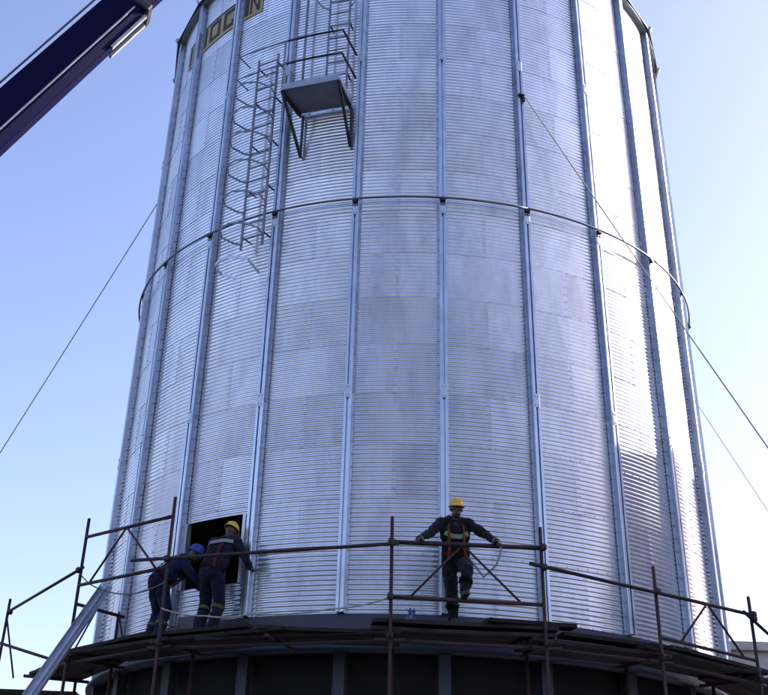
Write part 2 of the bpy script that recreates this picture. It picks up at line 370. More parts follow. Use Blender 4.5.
for z in (11.2, 11.83, 12.46, 13.05, 13.58, 14.12): sub('cage_hoop', hoop(z), M['ladder'], ladder)
bm = hoop(10.55, a0=-100, a1=60, hw=.055); sub('cage_hoop', bm, M['sheet'], ladder)

# landing platform with guard rails
PA, PB, PZ, PR = -21.9, -11.4, 13.79, 6.27
bm = NB()
q = [pol(PA, R0 + .09, PZ), pol(PB, R0 + .09, PZ), pol(PB - .3, PR, PZ), pol(PA + .6, PR, PZ)]
A = [bm.verts.new(v) for v in q]; B = [bm.verts.new(v + Vector((0, 0, -.02))) for v in q]
bm.faces.new(A); bm.faces.new(B[::-1])
for i in range(4): bm.faces.new((A[i], B[i], B[(i+1) % 4], A[(i+1) % 4]))
plat = part('platform', bm, M['galv_dull'], silo)
for i, (a, b) in enumerate(((q[2], q[3]), (q[1], q[2]), (q[3], q[0]))):
    bm = NB(); d = (b - a); o = d.normalized().cross(_Z); box(bm, (a + b)/2 + o*(-.012 if i else -.012) + Vector((0, 0, .03)), d.normalized(), o, _Z, d.length, .012, .13); sub('kick_plate', bm, M['galv_dull'], plat)
for a, b in ((q[3], pol(PA + 1.1, R0 + .05, 12.85)), (q[2], pol(PB + .1, R0 + .05, 12.92))):
    bm = NB(); d = b - a; x, y, _ = axes(d); box(bm, (a + b)/2 + Vector((0, 0, -.03)), d.normalized(), x, y, d.length, .045, .045); sub('strut', bm, M['dark_steel'], plat)
    tt = math.degrees(math.atan2(b.x, -b.y)); bm = NB(); box(bm, pol(tt, R0 + .075, (b.z + PZ)/2 - .05), *frame(tt), .04, .03, PZ - b.z - .06); sub('wall_strut', bm, M['dark_steel'], plat)
for a in (PA + .5, PB - .2):
    bm = NB(); p0, p1 = pol(a, R0 + .06, PZ - .05), pol(a, PR - .03, PZ - .05); box(bm, (p0 + p1)/2, frame(a)[1], frame(a)[0], _Z, (p1 - p0).length, .04, .055); sub('bearer', bm, M['dark_steel'], plat)
GX = PA - 8.4
for z in (14.84, 14.32):
    bm = NB(); path(bm, [pol(GX + (PB - GX)*i/8 , PR, z + (.03*i/8)) for i in range(4, 9)] + [pol(PB + .7, R0 + .1, z + .04)], .021, 8); sub('guard_rail', bm, M['dark_steel'], plat)
    bm = NB(); path(bm, [pol(GX, R0 + .5, z - .02)] + [pol(GX + (PB - GX)*i/8, PR, z + (.03*i/8)) for i in range(0, 5)], .013, 8); sub('guard_rail', bm, M['ladder'], plat)
for a, r, zz, rad in ((PA + .6, PR, 14.86, .016), (LB + .2, RL + .05, 15.0, .016), (PA + 1.1, R0 + .2, 17.2, .024)):
    bm = NB(); tube(bm, pol(a, r, PZ), pol(a, r, zz), rad, 8); sub('rail_post', bm, M['ladder'], plat)
# upper ladder from the platform to the eaves
lad = NB(); UA, UB = -15.9, -12.0
for a in (UA, UB): box(lad, pol(a, RL, (PZ + ZT + .6)/2), *frame(a), .036, .02, ZT + .6 - PZ)
lad2 = part('upper_ladder', lad, M['ladder'], silo)
z = PZ + .3
while z < ZT + .5:
    bm = NB(); tube(bm, pol(UA, RL, z), pol(UB, RL, z), .013, 8); sub('rung', bm, M['ladder'], lad2); z += .29
LA, LB = UA, UB
for z in (15.95, 16.7, 17.4): sub('cage_hoop', hoop(z), M['ladder'], lad2)
for z in (14.4, 15.6, 16.8):
    for a in (UA, UB): bm = NB(); box(bm, pol(a, (RL + R0)/2 + .01, z), *frame(a), .03, RL - R0, .01); sub('standoff_bracket', bm, M['dark_steel'], lad2)

# gold banner with black lettering round the top
def curved(bm, a0, a1, z0, z1, r, th=.006, n=None):
    n = n or max(1, int(abs(a1 - a0)/1.5)); f, b = [], []
    for i in range(n + 1):
        a = a0 + (a1 - a0)*i/n
        f.append((bm.verts.new(pol(a, r, z0)), bm.verts.new(pol(a, r, z1)))); b.append((bm.verts.new(pol(a, r - th, z0)), bm.verts.new(pol(a, r - th, z1))))
    for i in range(n):
        bm.faces.new((f[i][0], f[i+1][0], f[i+1][1], f[i][1])); bm.faces.new((b[i+1][0], b[i][0], b[i][1], b[i+1][1]))
        bm.faces.new((f[i][1], f[i+1][1], b[i+1][1], b[i][1])); bm.faces.new((b[i][0], b[i+1][0], f[i+1][0], f[i][0]))
    for i in (0, n): bm.faces.new((f[i][0], f[i][1], b[i][1], b[i][0]))
SZ0, SZ1, SR = 16.71, 17.36, R0 + .022
def glyph(strokes, a, wd, par):                      # strokes in a unit box, drawn as thin slabs bent to the wall
    bm = NB()
    for (x0, y0, x1, y1) in strokes: curved(bm, a + wd*x0, a + wd*x1, SZ0 + .09 + .47*y0, SZ0 + .09 + .47*y1, SR + .006, .004)
    sub('letter', bm, M['signink'], par)
BX = [(0, 0, .22, 1), (.22, .82, .78, 1), (.22, 0, .78, .18), (.78, 0, 1, 1)]
for a0, a1, gl in ((kdeg(0) + 8.5, kdeg(1) - 1.2, [(.4, 'I'), (2.6, 'I')]), (kdeg(1) + 1.2, kdeg(2) - 1.2, [(.6, 'I'), (2.9, 'O'), (8.3, 'C')]), (kdeg(2) + 1.2, -33.3, [(.25, 'I'), (1.8, 'N')])):
    bm = NB(); curved(bm, a0, a1, SZ0, SZ1, SR); bn = part('banner', bm, M['sign'], silo)
    bm = NB(); curved(bm, a0, a1, SZ1 - .05, SZ1 - .008, SR + .005, .004); sub('banner_border', bm, M['signink'], bn)
    for d, g in gl:
        a = a0 + d
        if g == 'I': glyph([(0, 0, 1, 1)], a, 1.1, bn)
        if g == 'O': glyph(BX, a, 4.1, bn)
        if g == 'C': glyph([(0, 0, .25, 1), (.25, 0, 1, .2), (.25, .8, 1, 1), (.8, .2, 1, .36)], a, 3.4, bn)
        if g == 'E': glyph([(0, 0, .25, 1), (.25, 0, 1, .18), (.25, .41, .9, .59), (.25, .82, 1, 1)], a, 3.6, bn)
        if g == 'N':
            st = [(0, 0, .2, 1), (.8, 0, 1, 1)] + [(.2 + .075*i, .9 - .1*i - .16, .275 + .075*i, .9 - .1*i + .06) for i in range(8)]
            glyph(st, a, 2.7, bn)

# ------------------------------------------------------------------ scaffold
scaf = empty('scaffold', (0, 0, 0))
tag(scaf, 'rusty tube scaffold with plank deck curving round the foot of the silo', 'scaffold')
RO, RI, TR = 6.5, 5.78, .0245
def st_part(name, p, q, r=TR, m='rust'):
    bm = NB(); tube(bm, p, q, r, 10); return part(name, bm, M[m], scaf)
def coupler(p, d=None):
    bm = NB(); box(bm, p, *(frame(math.degrees(math.atan2(p.x, -p.y)))), .085, .10, .085); bev(bm, .02); part('coupler', bm, M['clamp'], scaf)
POST = {'A': (-49.4, 6.66), 'B': (-30.95, 6.61), 'C': (-1.98, 6.12), 'D': (15.8, 6.09), 'E': (30.97, 5.79), 'F': (49.9, 5.75)}
def P(n, z, dr=0): return pol(POST[n][0], RO + dr, z)
for n, (a, zt) in POST.items():
    st_part('standard', pol(a, RO, .0 if RO > 8.5 else .12), pol(a + random.uniform(-.15, .15), RO, zt))
    st_part('standard', pol(a, RI, .12), pol(a, RI, 4.62 if n != 'A' else 5.35))
    st_part('transom', pol(a, R0 + .14, 4.60), pol(a, RO + .16, 4.60)); coupler(pol(a, RO + .03, 4.60))
    for zz in (2.4,):
        st_part('transom', pol(a, R0 + .2, zz), pol(a, RO + .12, zz))
def zat(x, y, r=RO): return on_cyl(x, y, r).z
# rails of the three guard frames and tubes between them
def rail(n1, y1, n2, y2, r=TR, dr=.0, ext1=0, ext2=0, nm='guard_tube', m='rust'):
    p, q = P(n1, y1, dr), P(n2, y2, dr); d = (q - p).normalized(); return st_part(nm, p - d*ext1, q + d*ext2, r, m)
zA1, zB1 = zat(87, 537), zat(174, 516); zA2, zB2 = zat(80, 585), zat(168, 567)
rail('A', zA1, 'B', zB1); rail('A', zA2, 'B', zB2)
pm = P('A', zA1)*.52 + P('B', zB1)*.48
st_part('brace', pm, P('A', zA2)*.88 + P('B', zB2)*.12, .016); st_part('brace', pm, P('A', zA2)*.12 + P('B', zB2)*.88, .016)
zC1, zD1 = zat(392, 542), zat(541, 548); zC2, zD2 = zat(393, 597), zat(545, 605)
rail('C', zC1, 'D', zD1, .03); rail('C', zC2, 'D', zD2, .026)
pm = (P('C', zC1) + P('D', zD1))*.5 + Vector((-.06, 0, 0))
st_part('brace', pm, P('C', zC2)*.88 + P('D', zD2)*.12, .015); st_part('brace', pm, P('C', zC2)*.15 + P('D', zD2)*.85, .015)
zE1, zF1 = zat(655, 592), zat(749, 614)
rail('E', zE1, 'F', zF1); pm = (P('E', zE1) + P('F', zF1))*.5 + Vector((.03, 0, 0))
zE2, zF2 = 4.86, 4.86
st_part('brace', pm, P('E', zE2)*.8 + P('F', zF2)*.2, .016); st_part('brace', pm, P('E', zE2)*.14 + P('F', zF2)*.86, .016); rail('E', zE2, 'F', zF2, .022)
# long tubes clamped outside the standards
def tube_px(p0, p1, r0, r1, rad=TR, nm='guard_tube'): return st_part(nm, on_cyl(*p0, r0), on_cyl(*p1, r1), rad)
rail('B', zat(171, 559), 'C', zat(391, 545), .024, .055, .55, .1)
rail('D', zat(543, 568), 'E', zat(656, 594), .024, .055, .22, .35)
st_part('guard_tube', P('F', zat(751, 619), .06) - frame(49.9)[0]*.35 + Vector((0, 0, .03)), P('F', zat(751, 619), .06) + frame(62)[0]*2.2 + Vector((.0, 0, -.1)))
for n, zz in (('A', zat(83, 570)), ('B', zat(170, 559)), ('C', zC1), ('C', zC2), ('D', zD1), ('D', zat(543, 568)), ('E', zE1), ('F', zF1), ('F', zat(751, 619))): coupler(P(n, zz, .035))
# the frame running away to the left behind post A
pG = on_y(8, 612, -1.2); 
st_part('standard', Vector((pG.x, pG.y, 0)), pG + Vector((0, 0, .22)))

st_part('guard_tube', pG, P('A', zat(84, 570), .05) + (P('A', zat(84, 570), .05) - pG).normalized()*.22); coupler(pG + Vector((.03, 0, 0)))
st_part('brace', pG + Vector((0, 0, -.1)), pG + Vector((.14, .5, -1.0)), .016)
st_part('guard_tube', pG + Vector((-.5, -.2, -.42)), on_cyl(70, 680, 6.5) + Vector((0, 1.2, .3)))
# transom from A back to the wall with inner post and brace
pa = P('A', zat(76, 604)); pi = pol(-52.5, RI, zat(125, 617, RI)) ; st_part('transom', pa, pol(-49.4, RI - .1, pa.z - .06)); st_part('brace', pol(-49.4, RI, pa.z), pol(-46, RI, 4.72), .014); st_part('brace', pol(-58, RI, 5.6), pol(-64, RI + .3, 4.6), .014)
# ledgers under the deck
seq = [('A', 'B'), ('B', 'C'), ('C', 'D'), ('D', 'E'), ('E', 'F')]
for a, b in seq:
    rail(a, 4.555, b, 4.555, TR, -.05, .2, .2, 'ledger'); rail(a, 2.45, b, 2.45, TR, -.05, .1, .1, 'ledger')
# plank deck: straight planks laid bay by bay, ends overlapping and uneven
def plank(p, q, wd, th=.045, sag=.012, roll=0):
    bm = NB(); p = Vector(p); q = Vector(q); d = (q - p); L = d.length; d.normalize(); s = d.cross(_Z).normalized(); N = 8; rows = []
    jag = [random.uniform(-.012, .012) for _ in range(4)]
    for i in range(N + 1):
        f = i/N; c = p + (q - p)*f + Vector((0, 0, -sag*4*f*(1 - f) + random.uniform(-.002, .002))); wj = wd/2 + random.uniform(-.004, .004)
        if i == 0: c = c + d*jag[0]
        if i == N: c = c + d*jag[1]
        rows.append([bm.verts.new(c + s*(wj*a) + _Z*(b*th/2 + a*roll) + d*(jag[2]*a if i in (0, N) else 0)) for a, b in ((-1, -1), (1, -1), (1, 1), (-1, 1))])
    for i in range(N):
        for j in range(4): bm.faces.new((rows[i][j], rows[i][(j+1) % 4], rows[i+1][(j+1) % 4], rows[i+1][j]))
    bm.faces.new(rows[0][::-1]); bm.faces.new(rows[-1]); bmesh.ops.recalc_face_normals(bm, faces=bm.faces)
    return part('plank', bm, M['plank'], scaf)
def bay(a0, a1, z0, z1, n=4, rin=5.66, rout=6.50, ext=.18, lift=0):
    wd = (rout - rin)/n
    for i in range(n):
        r = rin + wd*(i + .5); p, q = pol(a0, r, z0 + lift), pol(a1, r, z1 + lift); d = (q - p).normalized()
        e0, e1 = ext + random.uniform(-.1, .12), ext + random.uniform(-.1, .12)
        plank(p - d*e0, q + d*e1, wd - .012, .045, random.uniform(.005, .02), random.uniform(-.003, .003))
bay(-66, -49.4, 4.655, 4.655, 4); bay(-49.4, -30.95, 4.70, 4.66, 4, lift=.0); bay(-30.95, -16, 4.655, 4.70, 4); bay(-16, -1.98, 4.72, 4.655, 4, lift=.0)
bay(-1.98, 15.8, 4.70, 4.72, 4); bay(15.8, 30.97, 4.655, 4.665, 4); bay(30.97, 49.9, 4.71, 4.71, 4); bay(49.9, 66, 4.66, 4.66, 4); bay(66, 84, 4.71, 4.71, 4)
st_part('transom', pol(-16, R0 + .14, 4.60), pol(-16, RO + .1, 4.60))
for a in (-66, 66, 84, -84):
    st_part('standard', pol(a, RO - .1, .12), pol(a, RO - .1, 4.63)); st_part('standard', pol(a, RI, .12), pol(a, RI, 4.63)); st_part('transom', pol(a, R0 + .14, 4.60), pol(a, RO + .1, 4.60))
# second layer of boards heaped on the middle of the deck and along its edge
for a0, a1, r, z, wd in ((-4.2, 17.4, 6.40, 4.79, .22), (-3.4, 16, 6.15, 4.785, .22), (-3, 16.6, 5.90, 4.785, .22), (9, 19.5, 6.41, 4.845, .20), (-36, -19, 6.38, 4.745, .2), (-56, -33, 6.36, 4.755, .22), (18, 36, 6.38, 4.755, .22), (33, 55, 6.36, 4.775, .22), (-26, -5, 6.44, 4.63, .05)):
    plank(pol(a0, r, z), pol(a1, r, z + .012), wd, .048, .0, .004)
# walkway to the far left
for i in range(4):
    y = pG.y + .05 + i*.28; plank(Vector((pG.x - 2.2, y - .1, 4.62)), Vector((-5.6, y + .15, 4.60)), .26)
for x in (-8.6, -6.0): st_part('transom', (x, pG.y - .3, 4.55), (x, pG.y + 1.4, 4.55))
for x in (-8.6, -6.0):
    for y in (pG.y - .2, pG.y + 1.3): st_part('standard', (x, y, 0), (x, y, 4.57))

# ------------------------------------------------------------------ ropes
def rope(name, pts, r, m, label, cat='rope', sag=.0, n=24, group=None):
    bm = NB(); out = []
    for i in range(len(pts) - 1):
        p, q = Vector(pts[i]), Vector(pts[i+1])
        for j in range(n if i < len(pts) - 1 else n): f = j/n; out.append(p + (q - p)*f + Vector((0, 0, -sag*4*f*(1 - f))))
    out.append(Vector(pts[-1])); path(bm, out, r, 6)
    return tag(obj(name, bm, M[m]), label, cat, group)
def ground_on_line(p0, px1, x):                      # ground point of the plane through the camera, p0 and a pixel, at the given x
    nrm = (p0 - CAM).cross(ray(*px1)); return Vector((x, (nrm.dot(CAM) - nrm.x*x)/nrm.y, 0))
p0 = on_cyl(525, 97, R0 + .16); g = ground_on_line(p0, (768, 442), 9.5)
rope('guy_rope', [p0, g], .0105, 'rope', 'thick tan rope tied high on a stiffener and slanting across the sunlit wall', sag=.12)
p0 = on_y(676, 372, .3); g = ground_on_line(p0, (768, 510), 15)
rope('guy_rope', [p0, g], .009, 'rope', 'thin pale rope running down right from behind the silo', sag=.05)
p0 = on_y(157, 204, -1.9); g = ground_on_line(p0, (0, 450), -14)
rope('guy_rope', [p0, g], .010, 'wire', 'dark thin rope slanting down left from the silo edge to the yard', sag=.1)
bm = NB(); t, o, u = frame(kdeg(6)); box(bm, pol(kdeg(6), R0 + .14, 14.14), t, o, u, .12, .09, .03); box(bm, pol(kdeg(6) + .4, R0 + .155, 14.07), t, o, u, .04, .04, .14); part('rope_bracket', bev(bm, .006), M['dark_steel'], silo)
rope('hanging_cable', [P('A', zat(83, 572), .03), on_cyl(97, 588, 6.3), on_cyl(130, 594, 6.3), P('B', zat(163, 583), .02)], .010, 'wire', 'slack cable drooping between the two posts of the left scaffold frame', 'cable', .03, 8)
rope('deck_rope', [P('B', zat(162, 609), .03), on_cyl(205, 616, 6.5), on_cyl(250, 614, 6.5), on_cyl(330, 609, 6.5), P('C', zat(391, 598), .04)], .011, 'rope', 'pale rope strung along the deck edge below the middle rail', 'rope', .03, 8)

# leaning steel channel at the left
p1 = on_cyl(106, 588, 6.15); p0 = CAM + ray(28, 700)*(p1 - CAM).length*.88
d = (p0 - p1).normalized(); p0 = p1 + d*((p1.z - .0)/-d.z)
vw = (CAM - (p1 + p0)*.5).normalized(); n_ = (vw - d*vw.dot(d)).normalized(); s_ = d.cross(n_)
bm = NB(); L = (p0 - p1).length; c = (p0 + p1)/2
n_ = (n_*.9 + s_*.35).normalized(); s_ = d.cross(n_)
box(bm, c, d, s_, n_, L, .16, .006); box(bm, c + s_*.08 + n_*.035, d, s_, n_, L, .006, .076); box(bm, c - s_*.08 + n_*.035, d, s_, n_, L, .006, .076); box(bm, c + n_*.03, d, s_, n_, L, .035, .05)
tag(obj('steel_channel', bm, M['galv']), 'long galvanised channel leaning from the yard up against the left scaffold frame', 'beam')
# small loose things on the deck
a = -31.2; t, o, u = frame(a); cc = pol(a, 5.86, 4.885)
bm = NB(); box(bm, cc + u*-.165 + u*.01, t, o, u, .30, .24, .02)
for sx in (-1, 1): box(bm, cc + t*sx*.14, t, o, u, .02, .24, .33)
for sy in (-1, 1): box(bm, cc + o*sy*.11, t, o, u, .26, .018, .33)
bm2 = bm; tag(obj('tool_crate', bm, M['crate']), 'dark open tool crate on the deck between the two workers at the opening', 'crate')
bm = NB(); a = -.2; t, o, u = frame(.6); g = []
for j in range(9):
    row = []
    for i in range(7):
        x = (i - 3)*.028; f = j/8; row.append(bm.verts.new(pol(.4, 6.03, 4.81) + t*(x*(.75 + .3*_s(f*5 + 1)) + .02*_s(j*1.3)) + o*(.03*_s(i*1.9 + j*.4) + .02*(1 - f)) + u*(.02 + f*.19 + .035*f*_s(i*2.3 + 1))))
    g.append(row)
for j in range(8):
    for i in range(6): bm.faces.new((g[j][i], g[j][i+1], g[j+1][i+1], g[j+1][i])).smooth = True
bmesh.ops.solidify(bm, geom=bm.faces[:], thickness=.006)
tag(obj('rag', bm, M['rag']), 'small pale blue rag hanging at the wall foot between two stiffeners', 'rag')

# ------------------------------------------------------------------ people
tex = bpy.data.textures.new('cloth_folds', 'CLOUDS'); tex.noise_scale = .065; tex.noise_depth = 2
def remesh(name, bm, voxel, smooth=4, folds=0):
    me = bpy.data.meshes.new('tmp'); bm.to_mesh(me); bm.free(); o = bpy.data.objects.new('tmp', me); C.objects.link(o)
    r = o.modifiers.new('r', 'REMESH'); r.mode = 'VOXEL'; r.voxel_size = voxel; r.use_smooth_shade = True
    s = o.modifiers.new('s', 'SMOOTH'); s.factor = .5; s.iterations = smooth
    if folds:
        dm = o.modifiers.new('d', 'DISPLACE'); dm.texture = tex; dm.strength = folds; dm.mid_level = .5; dm.texture_coords = 'LOCAL'
    dg = bpy.context.evaluated_depsgraph_get(); out = bpy.data.meshes.new_from_object(o.evaluated_get(dg)); out.name = name
    bpy.data.objects.remove(o); bpy.data.meshes.remove(me); return out
def ball(bm, c, r, sc=(1, 1, 1), ax=None):
    ax = ax or (Vector((1, 0, 0)), Vector((0, 1, 0)), _Z)
    m = Matrix(((ax[0].x, ax[1].x, ax[2].x, c.x), (ax[0].y, ax[1].y, ax[2].y, c.y), (ax[0].z, ax[1].z, ax[2].z, c.z), (0, 0, 0, 1)))
    bmesh.ops.create_uvsphere(bm, u_segments=16, v_segments=10, radius=r, matrix=m @ Matrix.Diagonal((*sc, 1)))
def limb(bm, pts):                                   # pts: (point, radius)
    for i, (p, r) in enumerate(pts):
        ball(bm, p, r)
        if i: tube(bm, pts[i-1][0], p, pts[i-1][1], 14, r)
def person(name, base, ang, facing, J, label, cloth, hat, straps, tape, gloves, bk=.45):
    """J: joint positions (sideways, forward, up) in metres from the base; facing = +1 towards the yard, -1 towards the silo"""
    t, o, u = frame(ang); X, Y = t, o*facing
    def W(p): return base + X*p[0] + Y*p[1] + u*p[2]
    j = {k: W(v) for k, v in J.items()}
    root = empty(name, base); tag(root, label, 'person', 'workers on the scaffold deck')
    hd = (j['look'] - j['head']).normalized(); hu = (j['head'] - j['neck']).normalized(); hu = (hu*.6 + u*.4 - hd*hd.dot(hu*.6 + u*.4)).normalized(); hs = hd.cross(hu)
    # continuous body: head, neck, trunk, limbs, hands with fingers
    bm = NB(); h = j['head']
    ball(bm, h + hu*.025, .088, (.88, 1.08, 1.12), (hs, hd, hu)); ball(bm, h - hu*.055 + hd*.025, .066, (.9, 1.0, 1.0), (hs, hd, hu))
    ball(bm, h - hu*.012 + hd*.098, .017, (.9, 1.2, 1.5), (hs, hd, hu)); ball(bm, h - hu*.058 + hd*.086, .020, (1.5, .7, .6), (hs, hd, hu)); ball(bm, h + hu*.03 + hd*.078, .03, (1.9, .6, .4), (hs, hd, hu))
    for s in (-1, 1): ball(bm, h + hs*s*.083 - hu*.005, .026, (.35, .7, 1.15), (hs, hd, hu))
    limb(bm, [(h - hu*.05, .055), (j['neck'], .058), (j['chest'], .115), (j['pelvis'], .115)])
    for s in 'LR':
        limb(bm, [(j['neck']*.45 + j['sh'+s]*.55, .06), (j['sh'+s], .058), (j['el'+s], .040), (j['wr'+s], .027)])
        limb(bm, [(j['hip'+s], .08), (j['kn'+s], .055), (j['an'+s], .04)])
        a = j['wr'+s]; f = (j['hand'+s] - a).normalized(); g = j['grip'+s] - base; dn = (X*J['grip'+s][0] + Y*J['grip'+s][1] + u*J['grip'+s][2]).normalized(); dn = (dn - f*f.dot(dn)).normalized(); sd_ = f.cross(dn)
        ball(bm, a + f*.05, .043, (1.0, .52, 1.1), (sd_, dn, f))
        for q in range(4):
            k0 = a + f*.085 + sd_*(-.030 + .020*q); ln = (.036, .042, .040, .030)[q]
            limb(bm, [(a + f*.05 + sd_*(-.022 + .015*q), .011), (k0, .0105), (k0 + f*ln*.75 + dn*ln*.6, .0098), (k0 + f*ln*.6 + dn*ln*1.5, .0085)])
        ts = 1 if s == 'L' else -1
        limb(bm, [(a + f*.03 - sd_*.028*ts, .014), (a + f*.055 - sd_*.052*ts + dn*.012, .0125), (a + f*.075 - sd_*.055*ts + dn*.040, .010)])
    me = remesh('body', bm, .0075, 3); me.materials.append(M['skin']); body = part('body', me, None, root)
    bm = NB()
    for s in (-1, 1): ball(bm, h + hs*s*.031 + hu*.012 + hd*.083, .0075, (1.2, .6, .6), (hs, hd, hu))
    sub('eyes', bm, M['eye'], body)
    # coverall
    bm = NB(); ch, pv = j['chest'], j['pelvis']; tw = (j['shR'] - j['shL']).normalized(); td = (ch - pv).normalized(); tf = tw.cross(td).normalized()
    if tf.dot(Y) < 0: tf = -tf
    ax = (tw, tf, td)
    ball(bm, ch + td*.03, .168, (1.26, .84, 1.15), ax); ball(bm, (ch + pv)/2, .158, (1.22, .88, 1.2), ax); ball(bm, pv, .163, (1.2, .90, 1.0), ax)
    tube(bm, ch + td*.05, j['neck'] + (ch - j['neck'])*.12, .12, 16, .066)
    for s in 'LR':
        limb(bm, [(j['neck']*.55 + j['sh'+s]*.45, .075), (j['sh'+s], .078), (j['el'+s], .060), (j['wr'+s] + (j['el'+s] - j['wr'+s]).normalized()*.02, .043)])
        limb(bm, [(j['hip'+s], .105), ((j['hip'+s] + j['kn'+s])/2, .098), (j['kn'+s], .080), ((j['kn'+s] + j['an'+s])/2, .080), (j['an'+s] + (j['kn'+s] - j['an'+s])*.06, .068)])
    me = remesh('coverall', bm, .011, 3, .045); me.materials.append(cloth); cv = part('coverall', me, None, root)
    # collar
    bm = NB(); nd = (j['head'] - j['neck']).normalized(); x, y, _ = axes(nd); c = j['neck'] + (ch - j['neck'])*.05
    path(bm, [c + x*_c(i*math.pi/7)*.07 + y*_s(i*math.pi/7)*.07 for i in range(14)], .017, 6, True); sub('collar', bm, cloth, cv)
    # boots
    for s in 'LR':
        bm = NB(); an = j['an'+s]; fd = (j['toe'+s] - an); fd.z = 0; fd.normalize(); fu = u if abs(J['toe'+s][2] - J['an'+s][2]) < .12 else u; fs = fd.cross(fu); so_ = an - fu*.085
        ball(bm, an - fu*.02, .058); ball(bm, so_ + fu*.035 - fd*.03, .05, (.9, 1.1, .8), (fs, fd, fu)); ball(bm, so_ + fu*.04 + fd*.12, .052, (.95, 1.45, .72), (fs, fd, fu)); ball(bm, so_ + fu*.045 + fd*.05, .05, (.9, 1.5, .9), (fs, fd, fu)); box(bm, so_ + fu*.012 + fd*.055, fs, fd, fu, .085, .27, .022); tube(bm, an - fu*.02, an + (j['kn'+s] - an).normalized()*.1, .056, 14, .058)
        me = remesh('boot', bm, .008, 2); me.materials.append(M['boot']); part('boot', me, None, root)
    # hard hat: shell, brim, ridge
    c = h + hu*.045; bm = NB(); N, Q = 20, 7; rows = []
    for q in range(Q + 1):
        e = q/Q*math.pi/2; rows.append([bm.verts.new(c + hu*(_s(e)*.105) + (hs*_c(i*2*math.pi/N)*.098 + hd*_s(i*2*math.pi/N)*.122)*max(.02, _c(e)**.75)) for i in range(N)])
    for q in range(Q):
        for i in range(N): bm.faces.new((rows[q][i], rows[q][(i+1) % N], rows[q+1][(i+1) % N], rows[q+1][i])).smooth = True
    bm.faces.new(rows[-1])
    hatp = part('hard_hat', bm, hat, root)
    bm = NB(); ro = []
    for rr, dz in ((1.0, .004), (1.13, -.008), (1.12, -.014), (.99, -.004)): ro.append([bm.verts.new(c + hu*dz + hs*_c(i*2*math.pi/N)*.098*rr + hd*_s(i*2*math.pi/N)*(.122*rr + (.03 if _s(i*2*math.pi/N) > .3 and rr > 1.05 else 0))) for i in range(N)])
    for q in range(4):
        for i in range(N): bm.faces.new((ro[q][i], ro[q][(i+1) % N], ro[(q+1) % 4][(i+1) % N], ro[(q+1) % 4][i])).smooth = True
    sub('brim', bm, hat, hatp)
    bm = NB()
    for s in (-.03, 0, .03): path(bm, [c + hu*(_s(e)*.106) + hd*_c(e)*.122 + hs*s for e in [R_(25 + 13*i) for i in range(11)]], .006, 6)
    sub('ridge', bm, hat, hatp)
    # bands that follow a limb or the trunk
    def band(nm, p, d, r, wd, m, sx=1, sy=1, xa=None):
        d = d.normalized(); x, y, _ = axes(d)
        if xa is not None: x = (xa - d*xa.dot(d)).normalized(); y = d.cross(x)
        bm = NB(); N = 20; rows = [[bm.verts.new(p + d*(k*wd/2) + x*_c(i*2*math.pi/N)*r*sx + y*_s(i*2*math.pi/N)*r*sy) for i in range(N)] for k in (-1, 1)]
        for i in range(N): bm.faces.new((rows[0][i], rows[0][(i+1) % N], rows[1][(i+1) % N], rows[1][i])).smooth = True
        bmesh.ops.solidify(bm, geom=bm.faces[:], thickness=-.004); sub(nm, bm, m, cv)
    for s in 'LR':
        band('leg_band', j['kn'+s]*bk + j['an'+s]*(1 - bk), j['an'+s] - j['kn'+s], .091, .05, tape)
        if gloves == 'cuff': band('cuff', j['wr'+s] + (j['el'+s] - j['wr'+s]).normalized()*.0, j['el'+s] - j['wr'+s], .047, .05, M['glove'])
    # harness webbing laid over the trunk
    def strap(pts, m, wd=.045, nm='harness_strap'):
        bm = NB(); prev = None; P_ = []
        for i in range(len(pts) - 1):
            for k in range(6): P_.append(pts[i] + (pts[i+1] - pts[i])*k/6)
        P_.append(pts[-1]); rows = []
        for i, p in enumerate(P_):
            d = (P_[min(i+1, len(P_)-1)] - P_[max(i-1, 0)]).normalized(); q = (p - (pv + td*(p - pv).dot(td))).normalized(); sd2 = d.cross(q).normalized(); rows.append([bm.verts.new(p + sd2*wd/2), bm.verts.new(p - sd2*wd/2)])
        for i in range(len(rows) - 1): bm.faces.new((rows[i][0], rows[i][1], rows[i+1][1], rows[i+1][0])).smooth = True
        bmesh.ops.solidify(bm, geom=bm.faces[:], thickness=.005); sub(nm, bm, m, cv)
    def T(x, y, z): return pv + tw*x + tf*y + td*z      # trunk coordinates, z from pelvis to about .5 at the shoulders
    Ht = (ch - pv).length
    for s in (-1, 1):
        for f in (1, -1):
            strap([T(.09*s, .0, Ht + .215), T(.10*s, .10*f, Ht + .15), T(.105*s, .162*f, Ht + .02), T(.10*s, .162*f, Ht*.4), T(.12*s, .155*f, 0)], straps)
    band('waist_belt', pv + td*.06, td, .196, .045, straps, 1.0, .80, tw)
    return root, j, T, strap, Ht, cv, tf, tw, td
